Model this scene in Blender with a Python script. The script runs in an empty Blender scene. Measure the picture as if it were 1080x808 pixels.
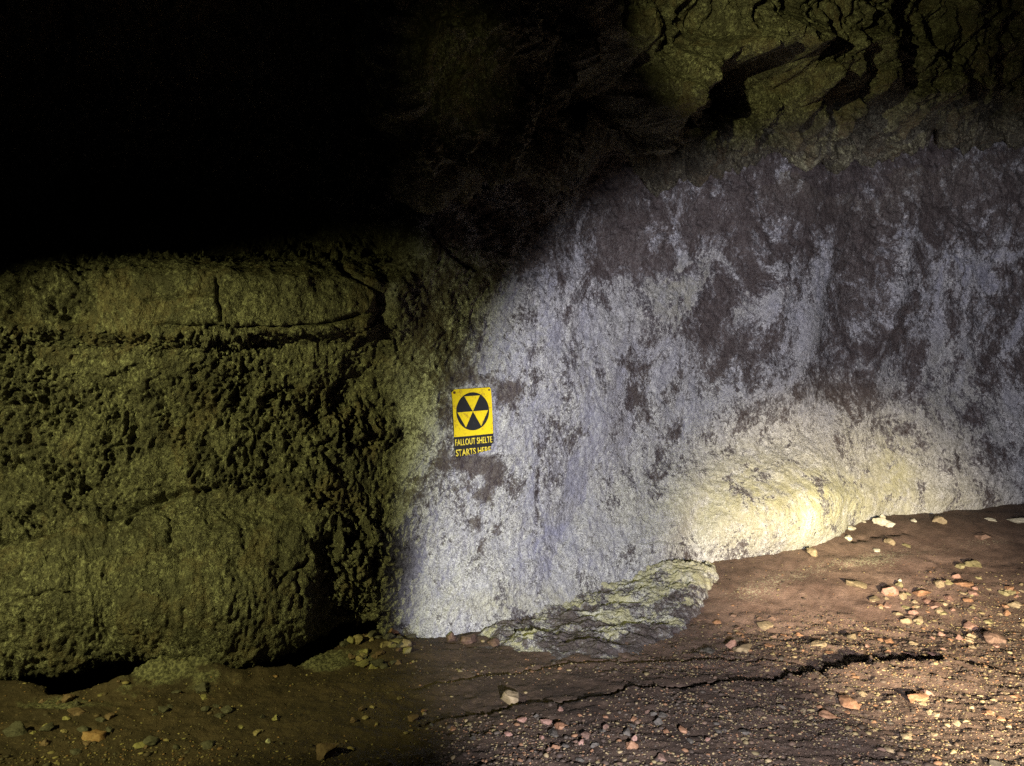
import bpy, bmesh, math, random
import numpy as np
from mathutils import Vector, Matrix

random.seed(11)
rng = np.random.default_rng(11)
S = bpy.context.scene
COL = S.collection
F = 810.0            # focal length in photo pixels (photo 1080 x 808)
H = 1.4              # camera height

# ------------------------------------------------------------------ camera
cam = bpy.data.cameras.new('camera')
cam.sensor_width = 36.0
cam.lens = 36.0 * F / 1080.0
cam.clip_start = 0.05
cam.clip_end = 200
cam_o = bpy.data.objects.new('camera', cam)
COL.objects.link(cam_o)
cam_o.location = (0, 0, H)
cam_o.rotation_euler = (math.radians(90), 0, 0)
S.camera = cam_o

# ------------------------------------------------------------------ world: the inside of a cave, next to no ambient light
w = bpy.data.worlds.new('World')
S.world = w
w.use_nodes = True
bg = w.node_tree.nodes['Background']
bg.inputs['Color'].default_value = (0.5, 0.55, 0.7, 1)
bg.inputs['Strength'].default_value = 0.01


# ------------------------------------------------------------------ hand torches, plus one added spot
def spot(name, loc, aim, watts, color, cone, blend, radius=0.02):
    l = bpy.data.lights.new(name, 'SPOT')
    l.energy = watts
    l.color = color
    l.spot_size = math.radians(cone)
    l.spot_blend = blend
    l.shadow_soft_size = radius
    o = bpy.data.objects.new(name, l)
    COL.objects.link(o)
    o.location = loc
    d = Vector(aim) - Vector(loc)
    o.rotation_euler = d.to_track_quat('-Z', 'Y').to_euler()
    return o


def PX(px, py, Y):
    """world point seen at photo pixel px,py at depth Y"""
    return ((px - 540) / F * Y, Y, H - (py - 404) / F * Y)


TORCH = (0.55, 0.15, 0.85)
spot('cool_torch', TORCH, PX(857, 610, 5.6), 1020, (0.90, 0.88, 0.98), 69, 0.34)
spot('warm_torch', (1.95, 0.6, 0.62), PX(938, 656, 4.6), 2600, (1.0, 0.84, 0.57), 39, 1.0)
spot('warm_torch_core', (1.9, 1.2, 0.60), PX(866, 552, 5.7), 900, (1.0, 0.93, 0.55), 13, 1.0)
spot('lantern_olive', (-2.85, 1.05, 1.93), (-1.42, 3.9, 0.64), 450, (0.93, 0.93, 0.33), 57, 0.7)
spot('lantern_roof', (0.15, 2.15, 2.8), PX(850, 42, 5.2), 175, (0.92, 0.92, 0.36), 36, 1.0)
spot('added_patch_spot', (0.1, 2.3, 2.6), PX(440, 110, 4.7), 5, (0.90, 0.90, 0.34), 30, 1.0)  # extra spot added to raise the faint olive patches, no lantern of its own

# ------------------------------------------------------------------ exposure
S.view_settings.view_transform = 'Standard'
S.view_settings.look = 'None'
S.view_settings.exposure = 0
S.view_settings.gamma = 1
S.view_settings.use_curve_mapping = False
S.render.engine = 'CYCLES'
S.cycles.max_bounces = 4
S.cycles.diffuse_bounces = 1
S.cycles.use_denoising = False
S.cycles.sample_clamp_indirect = 0.4


# ------------------------------------------------------------------ noise
def _hash(ix, iy, iz, seed):
    h = (ix.astype(np.uint32) * np.uint32(374761393) + iy.astype(np.uint32) * np.uint32(668265263)
         + iz.astype(np.uint32) * np.uint32(2147483647) + np.uint32((seed * 974634777) & 0xffffffff))
    h = (h ^ (h >> np.uint32(13))) * np.uint32(1274126177)
    h = (h ^ (h >> np.uint32(16))) * np.uint32(2246822519)
    h = h ^ (h >> np.uint32(15))
    return h


def noise(P, scale=1.0, seed=0):
    """value noise in -1..1; P (...,3)"""
    p = P * np.asarray(scale, dtype=np.float64) + 100.37
    i = np.floor(p).astype(np.int64)
    f = p - i
    u = f * f * f * (f * (f * 6 - 15) + 10)
    r = 0
    for dx in (0, 1):
        wx = u[..., 0] if dx else 1 - u[..., 0]
        for dy in (0, 1):
            wy = u[..., 1] if dy else 1 - u[..., 1]
            for dz in (0, 1):
                wz = u[..., 2] if dz else 1 - u[..., 2]
                h = _hash(i[..., 0] + dx, i[..., 1] + dy, i[..., 2] + dz, seed)
                r = r + wx * wy * wz * (h.astype(np.float64) / 4294967295.0)
    return r * 2 - 1


def fbm(P, scale, octs=4, gain=0.5, seed=0):
    r, a, t = 0, 1.0, 0.0
    sc = np.asarray(scale, dtype=np.float64)
    for k in range(octs):
        r = r + a * noise(P, sc * 2.03 ** k, seed + k * 17)
        t += a
        a *= gain
    return r / t


def ridged(P, scale, octs=3, gain=0.5, seed=0):
    r, a, t = 0, 1.0, 0.0
    sc = np.asarray(scale, dtype=np.float64)
    for k in range(octs):
        r = r + a * (1 - np.abs(noise(P, sc * 2.03 ** k, seed + k * 13)) * 2)
        t += a
        a *= gain
    return r / t


def worley(P, scale, seed=0):
    p = P * np.asarray(scale, dtype=np.float64) + 57.1
    i = np.floor(p).astype(np.int64)
    f = p - i
    best = np.full(p.shape[:-1], 9.0)
    for dx in (-1, 0, 1):
        for dy in (-1, 0, 1):
            for dz in (-1, 0, 1):
                a, b, c = i[..., 0] + dx, i[..., 1] + dy, i[..., 2] + dz
                jx = _hash(a, b, c, seed) / 4294967295.0
                jy = _hash(a, b, c, seed + 5) / 4294967295.0
                jz = _hash(a, b, c, seed + 9) / 4294967295.0
                d = (dx + jx - f[..., 0]) ** 2 + (dy + jy - f[..., 1]) ** 2 + (dz + jz - f[..., 2]) ** 2
                best = np.minimum(best, d)
    return np.sqrt(best)


def sstep(a, b, x):
    t = np.clip((x - a) / (b - a), 0, 1)
    return t * t * (3 - 2 * t)


def blob(cx, cy, rx, ry, X, Y, ang=0.0):
    c, s = math.cos(math.radians(ang)), math.sin(math.radians(ang))
    dx, dy = X - cx, Y - cy
    u, v = dx * c + dy * s, -dx * s + dy * c
    return np.exp(-((u / rx) ** 2 + (v / ry) ** 2))


def polydist(pts, X, Y):
    """distance to a polyline, signed side (+ = larger Y side), and the fraction along it"""
    best = np.full(X.shape, 1e9)
    side = np.zeros(X.shape)
    frac = np.zeros(X.shape)
    n = len(pts) - 1
    for k in range(n):
        (x0, y0), (x1, y1) = pts[k], pts[k + 1]
        dx, dy = x1 - x0, y1 - y0
        t = np.clip(((X - x0) * dx + (Y - y0) * dy) / (dx * dx + dy * dy + 1e-12), 0, 1)
        qx, qy = x0 + t * dx, y0 + t * dy
        d = np.hypot(X - qx, Y - qy)
        m = d < best
        best = np.where(m, d, best)
        side = np.where(m, np.sign((Y - qy) + 1e-9), side)
        frac = np.where(m, (k + t) / n, frac)
    return best, side, frac


def inside(poly, X, Y):
    r = np.zeros(X.shape, bool)
    n = len(poly)
    for k in range(n):
        (x0, y0), (x1, y1) = poly[k], poly[(k + 1) % n]
        c = ((y0 > Y) != (y1 > Y)) & (X < (x1 - x0) * (Y - y0) / (y1 - y0 + 1e-12) + x0)
        r ^= c
    return r


def wiggle(pts, n=5, amp=1.6, seed=0):
    r = random.Random(seed)
    out = [pts[0]]
    for k in range(len(pts) - 1):
        for j in range(1, n + 1):
            t = j / n
            out.append((pts[k][0] * (1 - t) + pts[k + 1][0] * t + r.uniform(-amp, amp) * (j < n),
                        pts[k][1] * (1 - t) + pts[k + 1][1] * t + r.uniform(-amp, amp) * (j < n)))
    return out


# ------------------------------------------------------------------ nodes / materials
class NT:
    def __init__(self, name):
        self.m = bpy.data.materials.new(name)
        self.m.use_nodes = True
        self.t = self.m.node_tree
        self.b = self.t.nodes['Principled BSDF']

    def n(self, typ, **kw):
        o = self.t.nodes.new(typ)
        for k, v in kw.items():
            if k.startswith('i_'):
                o.inputs[k[2:].replace('_', ' ')].default_value = v
            else:
                setattr(o, k, v)
        return o

    def l(self, a, b):
        self.t.links.new(a, b)

    def geo(self):
        return self.n('ShaderNodeNewGeometry').outputs['Position']

    def scaled(self, vec, s):
        o = self.n('ShaderNodeVectorMath', operation='MULTIPLY')
        self.l(vec, o.inputs[0])
        o.inputs[1].default_value = s
        return o.outputs[0]

    def noise(self, vec, scale, detail=4, rough=0.6, dist=0.0):
        o = self.n('ShaderNodeTexNoise')
        o.inputs['Scale'].default_value = scale
        o.inputs['Detail'].default_value = detail
        o.inputs['Roughness'].default_value = rough
        o.inputs['Distortion'].default_value = dist
        self.l(vec, o.inputs['Vector'])
        return o.outputs['Fac']

    def math(self, op, a, b=None, c=None, clamp=False):
        o = self.n('ShaderNodeMath', operation=op, use_clamp=clamp)
        for k, v in enumerate((a, b, c)):
            if v is None:
                continue
            if isinstance(v, (int, float)):
                o.inputs[k].default_value = v
            else:
                self.l(v, o.inputs[k])
        return o.outputs[0]

    def mix(self, fac, a, b):
        o = self.n('ShaderNodeMix', data_type='RGBA')
        if isinstance(fac, (int, float)):
            o.inputs[0].default_value = fac
        else:
            self.l(fac, o.inputs[0])
        for k, v in ((6, a), (7, b)):
            if isinstance(v, tuple):
                o.inputs[k].default_value = (*v, 1) if len(v) == 3 else v
            else:
                self.l(v, o.inputs[k])
        return o.outputs[2]

    def ramp(self, fac, a, b, lo=0.0, hi=1.0):
        o = self.n('ShaderNodeMapRange', interpolation_type='SMOOTHSTEP')
        self.l(fac, o.inputs[0])
        for k, v in zip((1, 2, 3, 4), (a, b, lo, hi)):
            o.inputs[k].default_value = v
        return o.outputs[0]

    def attr(self, name):
        return self.n('ShaderNodeAttribute', attribute_name=name)

    def bump(self, h, strength, dist, prev=None):
        o = self.n('ShaderNodeBump')
        o.inputs['Strength'].default_value = strength
        o.inputs['Distance'].default_value = dist
        self.l(h, o.inputs['Height'])
        if prev is not None:
            self.l(prev, o.inputs['Normal'])
        return o.outputs[0]

    def done(self, color, rough, normal=None, spec=0.5):
        if isinstance(color, tuple):
            self.b.inputs['Base Color'].default_value = (*color, 1)
        else:
            self.l(color, self.b.inputs['Base Color'])
        if isinstance(rough, (int, float)):
            self.b.inputs['Roughness'].default_value = rough
        else:
            self.l(rough, self.b.inputs['Roughness'])
        self.b.inputs['Specular IOR Level'].default_value = spec
        if normal is not None:
            self.l(normal, self.b.inputs['Normal'])
        return self.m


def cave_rock_material():
    N = NT('cave_rock')
    g = N.geo()
    gs = N.scaled(g, (1.0, 1.0, 0.80))
    mineral = N.attr('mineral').outputs['Fac']
    blue = N.attr('blue').outputs['Fac']
    crust = N.attr('crust').outputs['Fac']
    n1 = N.noise(gs, 9, 8, 0.72, 0.6)
    n2 = N.noise(gs, 42, 5, 0.7, 0.8)
    n3 = N.noise(g, 150, 3, 0.6)
    n0 = N.noise(gs, 3.2, 7, 0.68, 1.0)
    k = N.math('ADD', N.math('MULTIPLY', N.math('SUBTRACT', n0, 0.5), 3.2), N.math('MULTIPLY', N.math('SUBTRACT', n1, 0.5), 1.9))
    k = N.math('ADD', k, N.math('MULTIPLY', N.math('SUBTRACT', n2, 0.5), 1.5))
    k = N.math('ADD', k, N.math('MULTIPLY', N.math('SUBTRACT', n3, 0.5), 0.7))
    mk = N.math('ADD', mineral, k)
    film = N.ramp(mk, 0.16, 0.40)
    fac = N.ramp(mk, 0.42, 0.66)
    bare = N.mix(N.ramp(n1, 0.35, 0.65), (0.050, 0.036, 0.034), (0.088, 0.068, 0.064))
    web = N.ramp(N.math('ABSOLUTE', N.math('SUBTRACT', N.noise(gs, 16, 5, 0.75, 1.2), 0.5)), 0.0, 0.022, 1.0, 0.0)
    web = N.math('MULTIPLY', web, N.ramp(n0, 0.40, 0.55))
    web2 = N.ramp(N.math('ABSOLUTE', N.math('SUBTRACT', N.noise(g, 38, 4, 0.7, 0.8), 0.5)), 0.0, 0.03, 0.45, 0.0)
    web = N.math('MAXIMUM', web, web2)
    bare = N.mix(N.math('MULTIPLY', web, 0.6), bare, (0.36, 0.34, 0.32))
    bare = N.mix(N.ramp(N.noise(g, 75, 4, 0.7), 0.56, 0.70, 0, 0.5), bare, (0.20, 0.19, 0.185))
    grey = N.mix(N.ramp(n2, 0.38, 0.62), (0.070, 0.062, 0.066), (0.20, 0.19, 0.195))
    grey = N.mix(N.math('MULTIPLY', web, 0.8), grey, (0.42, 0.41, 0.41))
    grey = N.mix(N.ramp(n3, 0.58, 0.68, 0, 0.8), grey, (0.42, 0.41, 0.42))
    white = N.mix(N.ramp(n2, 0.34, 0.66), (0.24, 0.235, 0.23), (0.56, 0.555, 0.54))
    white = N.mix(N.ramp(n3, 0.52, 0.66, 0, 0.9), white, (0.84, 0.84, 0.82))
    white = N.mix(N.ramp(n3, 0.34, 0.45, 0.9, 0), white, (0.12, 0.11, 0.11))
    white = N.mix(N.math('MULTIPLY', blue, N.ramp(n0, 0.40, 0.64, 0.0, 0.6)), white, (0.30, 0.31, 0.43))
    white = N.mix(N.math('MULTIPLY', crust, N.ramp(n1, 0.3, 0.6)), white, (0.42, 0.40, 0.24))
    vein = N.ramp(N.math('ABSOLUTE', N.math('SUBTRACT', N.noise(gs, 7, 8, 0.8, 1.5), 0.5)), 0.0, 0.012, 1.0, 0.0)
    white = N.mix(N.math('MULTIPLY', vein, N.ramp(n1, 0.42, 0.6)), white, (0.085, 0.072, 0.07))
    white = N.mix(N.ramp(N.noise(g, 33, 4, 0.75, 0.4), 0.62, 0.68, 0, 0.85), white, (0.095, 0.08, 0.078))
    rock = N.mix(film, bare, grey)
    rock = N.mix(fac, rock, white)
    # olive-grey rock on the left
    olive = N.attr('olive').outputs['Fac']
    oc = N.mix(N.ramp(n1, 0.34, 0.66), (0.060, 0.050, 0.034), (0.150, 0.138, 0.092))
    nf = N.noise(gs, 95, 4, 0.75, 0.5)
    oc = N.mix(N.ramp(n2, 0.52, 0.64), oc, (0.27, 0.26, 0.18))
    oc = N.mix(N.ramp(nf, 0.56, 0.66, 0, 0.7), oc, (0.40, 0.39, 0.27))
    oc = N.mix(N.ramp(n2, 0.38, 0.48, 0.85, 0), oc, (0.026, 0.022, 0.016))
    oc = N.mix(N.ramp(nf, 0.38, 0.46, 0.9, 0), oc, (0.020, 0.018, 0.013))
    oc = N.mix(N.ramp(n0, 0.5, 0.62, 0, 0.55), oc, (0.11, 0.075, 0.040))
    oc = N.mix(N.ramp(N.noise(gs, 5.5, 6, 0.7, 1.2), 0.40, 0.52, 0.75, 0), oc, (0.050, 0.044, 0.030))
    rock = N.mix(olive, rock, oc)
    wv = N.n('ShaderNodeVectorMath', operation='ADD')
    wn = N.n('ShaderNodeTexNoise')
    wn.inputs['Scale'].default_value = 18
    wn.inputs['Detail'].default_value = 4
    N.l(g, wn.inputs['Vector'])
    N.l(gs, wv.inputs[0])
    N.l(N.scaled(wn.outputs['Color'], (0.09, 0.09, 0.09)), wv.inputs[1])
    chips = []
    for sc in (34, 80):
        v = N.n('ShaderNodeTexVoronoi', feature='F1')
        v.inputs['Scale'].default_value = sc
        N.l(wv.outputs[0], v.inputs['Vector'])
        chips.append(v.outputs['Distance'])
    rough_here = N.math('ADD', N.math('MULTIPLY', olive, 0.6), 0.4)
    b = N.bump(chips[0], 0.5, 0.022)
    b.node.inputs['Strength'].default_value = 0.5
    N.l(N.math('MULTIPLY', rough_here, 0.55), b.node.inputs['Strength'])
    b = N.bump(chips[1], 0.6, 0.010, b)
    N.l(N.math('MULTIPLY', rough_here, 0.7), b.node.inputs['Strength'])
    b = N.bump(n2, 0.8, 0.012, b)
    b = N.bump(n3, 1.0, 0.007, b)
    b = N.bump(N.noise(g, 420, 2, 0.5), 0.6, 0.0015, b)
    return N.done(rock, N.ramp(n2, 0.35, 0.65, 0.40, 0.75), b, 0.5)


def floor_material():
    N = NT('cave_floor_earth')
    g = N.geo()
    n1 = N.noise(g, 5, 6, 0.65, 0.3)
    n2 = N.noise(g, 70, 5, 0.7)
    n3 = N.noise(g, 240, 3, 0.6)
    pale = N.attr('pale').outputs['Fac']
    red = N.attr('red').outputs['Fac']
    c = N.mix(N.ramp(n1, 0.3, 0.7), (0.036, 0.023, 0.015), (0.074, 0.048, 0.031))
    c = N.mix(N.math('MULTIPLY', red, 0.85), c, N.mix(N.ramp(n1, 0.35, 0.65), (0.19, 0.118, 0.090), (0.31, 0.205, 0.16)))  # this lighter tan also paints in the warm torch's pool
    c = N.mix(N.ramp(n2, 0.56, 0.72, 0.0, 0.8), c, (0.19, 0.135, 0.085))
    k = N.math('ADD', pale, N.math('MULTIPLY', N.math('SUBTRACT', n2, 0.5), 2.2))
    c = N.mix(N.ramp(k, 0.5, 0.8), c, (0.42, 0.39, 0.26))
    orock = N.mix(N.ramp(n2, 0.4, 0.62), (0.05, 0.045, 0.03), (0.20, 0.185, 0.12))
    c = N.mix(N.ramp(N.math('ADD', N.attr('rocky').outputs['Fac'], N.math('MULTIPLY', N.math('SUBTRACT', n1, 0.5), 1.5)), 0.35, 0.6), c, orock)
    b = N.bump(n1, 0.5, 0.03)
    b = N.bump(n2, 0.8, 0.010, b)
    b = N.bump(n3, 0.8, 0.004, b)
    return N.done(c, 0.72, b, 0.4)


def stone_material(name, c1, c2, rough=0.75):
    N = NT(name)
    tc = N.n('ShaderNodeTexCoord').outputs['Object']
    g = N.geo()
    n1 = N.noise(g, 45, 5, 0.7)
    n2 = N.noise(g, 160, 4, 0.7)
    c = N.mix(N.ramp(n1, 0.35, 0.65), c1, c2)
    c = N.mix(N.ramp(n2, 0.36, 0.46, 0.7, 0), c, tuple(x * 0.4 for x in c1))
    c = N.mix(N.ramp(n2, 0.6, 0.8, 0, 0.5), c, tuple(min(1, x * 1.8) for x in c2))
    b = N.bump(n2, 0.5, 0.004)
    return N.done(c, rough, b, 0.4)


M_ROCK = cave_rock_material()
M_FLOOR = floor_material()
MS = {
    'orange': stone_material('stone_orange', (0.22, 0.11, 0.055), (0.32, 0.18, 0.10)),
    'pink': stone_material('stone_pink', (0.25, 0.135, 0.10), (0.33, 0.20, 0.15)),
    'tan': stone_material('stone_tan', (0.20, 0.15, 0.085), (0.31, 0.24, 0.145)),
    'grey': stone_material('stone_grey', (0.055, 0.048, 0.038), (0.10, 0.088, 0.07)),
    'brown': stone_material('stone_brown', (0.11, 0.065, 0.045), (0.19, 0.12, 0.085)),
    'olive': stone_material('stone_olive', (0.20, 0.17, 0.075), (0.27, 0.23, 0.12)),
    'white': stone_material('stone_white', (0.50, 0.46, 0.34), (0.66, 0.62, 0.48)),
}


# ------------------------------------------------------------------ mesh helpers
def grid_mesh(name, P, mat, attrs=None, flip=False):
    R, C = P.shape[:2]
    me = bpy.data.meshes.new(name)
    nv = R * C
    idx = np.arange(nv).reshape(R, C)
    q = np.stack([idx[:-1, :-1], idx[:-1, 1:], idx[1:, 1:], idx[1:, :-1]], -1).reshape(-1, 4)
    if flip:
        q = q[:, ::-1]
    me.vertices.add(nv)
    me.vertices.foreach_set('co', P.reshape(-1).astype(np.float32))
    me.loops.add(q.size)
    me.loops.foreach_set('vertex_index', q.reshape(-1).astype(np.int32))
    me.polygons.add(len(q))
    me.polygons.foreach_set('loop_start', np.arange(0, q.size, 4, dtype=np.int32))
    me.polygons.foreach_set('loop_total', np.full(len(q), 4, dtype=np.int32))
    me.update(calc_edges=True)
    me.polygons.foreach_set('use_smooth', np.ones(len(q), bool))
    for k, a in (attrs or {}).items():
        at = me.attributes.new(k, 'FLOAT', 'POINT')
        at.data.foreach_set('value', a.reshape(-1).astype(np.float32))
    me.materials.append(mat)
    o = bpy.data.objects.new(name, me)
    COL.objects.link(o)
    return o


def normals(P):
    du = np.gradient(P, axis=1)
    dv = np.gradient(P, axis=0)
    n = np.cross(du, dv)
    n /= np.linalg.norm(n, axis=-1, keepdims=True) + 1e-12
    return n


def pchip(xk, yk, x):
    """monotone cubic through (xk, yk); yk (K,...)"""
    xk = np.asarray(xk, float)
    yk = np.asarray(yk, float)
    h = np.diff(xk)
    d = np.diff(yk, axis=0) / h.reshape(-1, *([1] * (yk.ndim - 1)))
    m = np.zeros_like(yk)
    a, b = d[:-1], d[1:]
    ok = (a * b) > 0
    m[1:-1] = np.where(ok, 2 * a * b / np.where(ok, a + b, 1), 0)
    m[0], m[-1] = d[0], d[-1]
    k = np.clip(np.searchsorted(xk, x, side='right') - 1, 0, len(xk) - 2)
    t = ((x - xk[k]) / h[k])
    sh = (-1,) + (1,) * (yk.ndim - 1)
    t = t.reshape(sh)
    hh = h[k].reshape(sh)
    return ((1 + 2 * t) * (1 - t) ** 2 * yk[k] + t * (1 - t) ** 2 * hh * m[k]
            + t * t * (3 - 2 * t) * yk[k + 1] + t * t * (t - 1) * hh * m[k + 1])


def Z(py, Y):
    return H - (py - 404) / F * Y


# ------------------------------------------------------------------ cave wall and roof: one lofted rock surface
SEG = [6, 26, 34, 50, 60, 24, 62, 56, 22, 44, 22, 40, 46, 70, 250, 30, 14]   # samples between the 18 profile points
CUM = np.concatenate([[0], np.cumsum(SEG)])


def left_profile(Yw, lip, bulge=0.12, led_top=283, led_bot=345, under=0.85, rec=0.9):
    return [
        (Yw + under + 0.1, -0.9), (Yw + under + 0.1, -0.35), (Yw + under * 0.8, Z(lip, Yw) + 0.05),
        (Yw + 0.0, Z(lip, Yw)), (Yw - bulge, Z(640, Yw - bulge)), (Yw - 0.02, Z(568, Yw)),
        (Yw + 0.12, Z(535, Yw + 0.12)), (Yw + 0.17, Z(440, Yw + 0.17)), (Yw + 0.06, Z(362, Yw + 0.06)),
        (Yw - 0.07, Z(led_bot, Yw - 0.07)), (Yw - 0.05, Z(led_top + 10, Yw - 0.05)), (Yw + 0.10, Z(led_top - 6, Yw + 0.10)),
        (Yw + rec, Z(255, Yw + rec)), (Yw + rec + 0.1, 3.0), (Yw + 0.2, 3.45), (2.3, 3.5), (0.3, 3.5), (-2.0, 3.3)]


def right_profile(Yw, foot, mid=0.25, top=130, bul=0.0):
    """foot py; the wall leans back by mid towards the middle; meets the roof at py top"""
    pts = [(Yw, Z(foot, Yw)), (Yw + 0.03 - bul, Z(foot - 25, Yw)), (Yw + 0.10 - bul, Z(foot - 60, Yw)),
           (Yw + mid, Z(foot - 130, Yw + mid)), (Yw + mid * 1.1, Z(300, Yw + mid * 1.1)),
           (Yw + mid * 0.9, Z(200, Yw + mid * 0.9)), (Yw + mid * 0.7, Z(top, Yw + mid * 0.7))]
    pts = np.array(pts)
    s = np.concatenate([[0], np.cumsum(np.hypot(*np.diff(pts, axis=0).T))])
    t = (CUM[2:14] - CUM[2]) / (CUM[13] - CUM[2]) * s[-1]
    mid_pts = np.stack([np.interp(t, s, pts[:, 0]), np.interp(t, s, pts[:, 1])], 1)
    y14 = Yw + mid * 0.7 - 0.45
    z14 = Z(top, y14) + 0.0
    return ([(Yw + 0.05, -0.9), (Yw + 0.02, -0.2)] + [tuple(p) for p in mid_pts] + [(y14, z14), (y14 - 0.55, z14 + 1.05), (1.6, 4.3), (-2.0, 3.6)])


COLS = [
    (-420, left_profile(3.30, 712)),
    (-200, left_profile(3.42, 712)),
    (-40, left_profile(3.58, 712, 0.10)),
    (60, left_profile(3.68, 702, 0.12)),
    (128, left_profile(3.76, 686, 0.10)),
    (187, left_profile(3.80, 688, 0.13)),
    (233, left_profile(3.84, 699, 0.15)),
    (272, left_profile(3.88, 694, 0.13)),
    (318, left_profile(3.93, 680, 0.12, rec=.7)),
    (350, left_profile(3.99, 662, -0.05, under=0.5, rec=.6)),
    (374, left_profile(4.05, 655, -0.08, under=0.36, rec=.5)),
    (405, left_profile(4.11, 665, 0.00, led_top=290, under=0.10, rec=.35)),
    (455, right_profile(4.18, 664, 0.10, 190)),
    (500, right_profile(4.26, 662, 0.12, 180)),
    (560, right_profile(4.40, 660, 0.16, 170)),
    (640, right_profile(4.72, 640, 0.25, 160)),
    (720, right_profile(5.05, 612, 0.30, 160, 0.04)),
    (760, right_profile(5.20, 598, 0.30, 158, 0.06)),
    (830, right_profile(5.42, 584, 0.28, 152, 0.10)),
    (868, right_profile(5.55, 576, 0.28, 148, 0.08)),
    (892, right_profile(5.76, 552, 0.25, 145, 0.03)),
    (930, right_profile(5.95, 538, 0.20, 142, 0.02)),
    (1000, right_profile(6.12, 538, 0.20, 138, 0.03)),
    (1080, right_profile(6.3, 536, 0.20, 130, 0.03)),
    (1250, right_profile(6.55, 540, 0.20, 120)),
    (1500, right_profile(6.8, 540, 0.20, 120)),
]
ck = np.array([c[0] for c in COLS], float)
cp = np.array([c[1] for c in COLS], float)            # (K, 18, 2)
cp[:, 3, 0] += np.where((ck > 340) & (ck < 390), 0.12, 0)

cols = np.arange(-330, 1440, 1.3)
CP = pchip(ck, cp, cols)                               # (C, 18, 2)
rows = np.arange(0, CUM[-1] + 1, 1.0)
# smooth along the profile
PR = pchip(CUM.astype(float), np.swapaxes(CP, 0, 1), rows)   # (R, C, 2)
ker = np.ones(9) / 9
for _ in range(2):
    pad = np.pad(PR, ((4, 4), (0, 0), (0, 0)), mode='edge')
    PR = sum(pad[k:k + PR.shape[0]] for k in range(9)) / 9
Yg, Zg = PR[..., 0], PR[..., 1]
Yplan = pchip(ck, np.array([c[1][3][0] for c in COLS]), cols)[None, :]   # plan depth of each column
Xg = (cols[None, :] - 540) / F * Yplan + 0 * Yg
# the fan of columns opens only up to the wall, so that the roof stays in scale
B = np.stack([Xg, Yg, Zg], -1)
# author's chart of the surface: photo pixel each base point falls on
cu = 540 + F * B[..., 0] / np.maximum(B[..., 1], 0.8)
cv = 404 - F * (B[..., 2] - H) / np.maximum(B[..., 1], 0.8)
Nn = normals(B)
if Nn[300, 600, 1] > 0:
    Nn = -Nn
rowi = rows[:, None] + 0 * Xg
roof = sstep(CUM[13] - 8, CUM[13] + 22, rowi)
left = 1 - sstep(400, 455, cu + 14 * noise(B, 6, 3) - 0.10 * (cv - 450) * 0)
left = left * (1 - roof)
rightw = (1 - left) * (1 - roof)

W = B + 0.05 * np.stack([noise(B, 5, 31), noise(B, 5, 32), noise(B, 5, 33)], -1)
WQ0 = W + 0.05 * np.stack([noise(B, 9, 45), noise(B, 9, 46), noise(B, 9, 47)], -1)
big = fbm(W, (1.3, 1.3, 1.3), 4, 0.5, 1)
med = fbm(W, (7, 7, 5), 4, 0.6, 7)
lum = worley(W, (11, 11, 7), 3)
fin = fbm(W, (38, 38, 24), 3, 0.6, 21)
stre = fbm(W, (26, 26, 5), 3, 0.6, 41)
rid = ridged(W, (13, 13, 8), 3, 0.55, 51)

ledge = sstep(CUM[9] - 2, CUM[9] + 8, rowi) * (1 - sstep(CUM[11] - 5, CUM[11] + 6, rowi)) * left
ybench = np.interp(cu, [-200, 0, 60, 130, 200, 260, 320, 345], [590, 577, 563, 546, 524, 517, 532, 566])
bul = sstep(-7, 7, cv - ybench + 10 * med) * left * (1 - sstep(330, 352, cu + 10 * med))
rugged = left * (1 - ledge) * (1 - 0.95 * bul)

D = 0.05 * big
D += left * 0.022 * med + bul * (0.016 * stre + 0.02 * np.minimum(0, fbm(WQ0, (4, 4, 9), 4, 0.6, 341) + 0.1))
WQ = B + 0.035 * np.stack([noise(B, 14, 35), noise(B, 14, 36), noise(B, 14, 37)], -1)
knob = np.abs(noise(WQ, (17, 17, 11), 301)) + 0.55 * np.abs(noise(WQ, (37, 37, 24), 303)) + 0.30 * np.abs(noise(WQ, (80, 80, 50), 305))
grit = fbm(B, (70, 70, 45), 2, 0.7, 307)
pits = np.minimum(0, fbm(WQ, (9, 9, 8), 4, 0.65, 309) + 0.06)
amp = 0.45 + 0.9 * sstep(-0.25, 0.3, fbm(B, (3, 3, 3), 3, 0.6, 311))
shard = ridged(WQ, (24, 24, 15), 3, 0.65, 331)
D += rugged * amp * (0.010 * (0.55 - lum) + 0.020 * knob + 0.028 * shard + 0.020 * fin + 0.021 * grit + 0.14 * pits)
lf = 0.3 + 1.4 * (1 - sstep(90, 170, cu))
D += ledge * (0.012 * med + lf * (0.012 * knob + 0.010 * fin + 0.05 * pits) + 0.004 * grit)
D += bul * (0.05 * (1 - sstep(230, 335, cu)) + 0.006 * fin + 0.004 * knob + 0.006 * grit + 0.022 * pits + 0.008 * ridged(B, (10, 10, 5), 3, 0.6, 313))
calm = 0.35 + 0.65 * sstep(-0.2, 0.25, fbm(B, (1.6, 1.6, 1.2), 3, 0.6, 317)) 
D += rightw * (0.018 * med + calm * (0.007 * fin + 0.004 * stre + 0.006 * knob) + 0.0045 * grit + (0.02 + 0.05 * (1 - sstep(200, 400, cv))) * pits)
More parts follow.
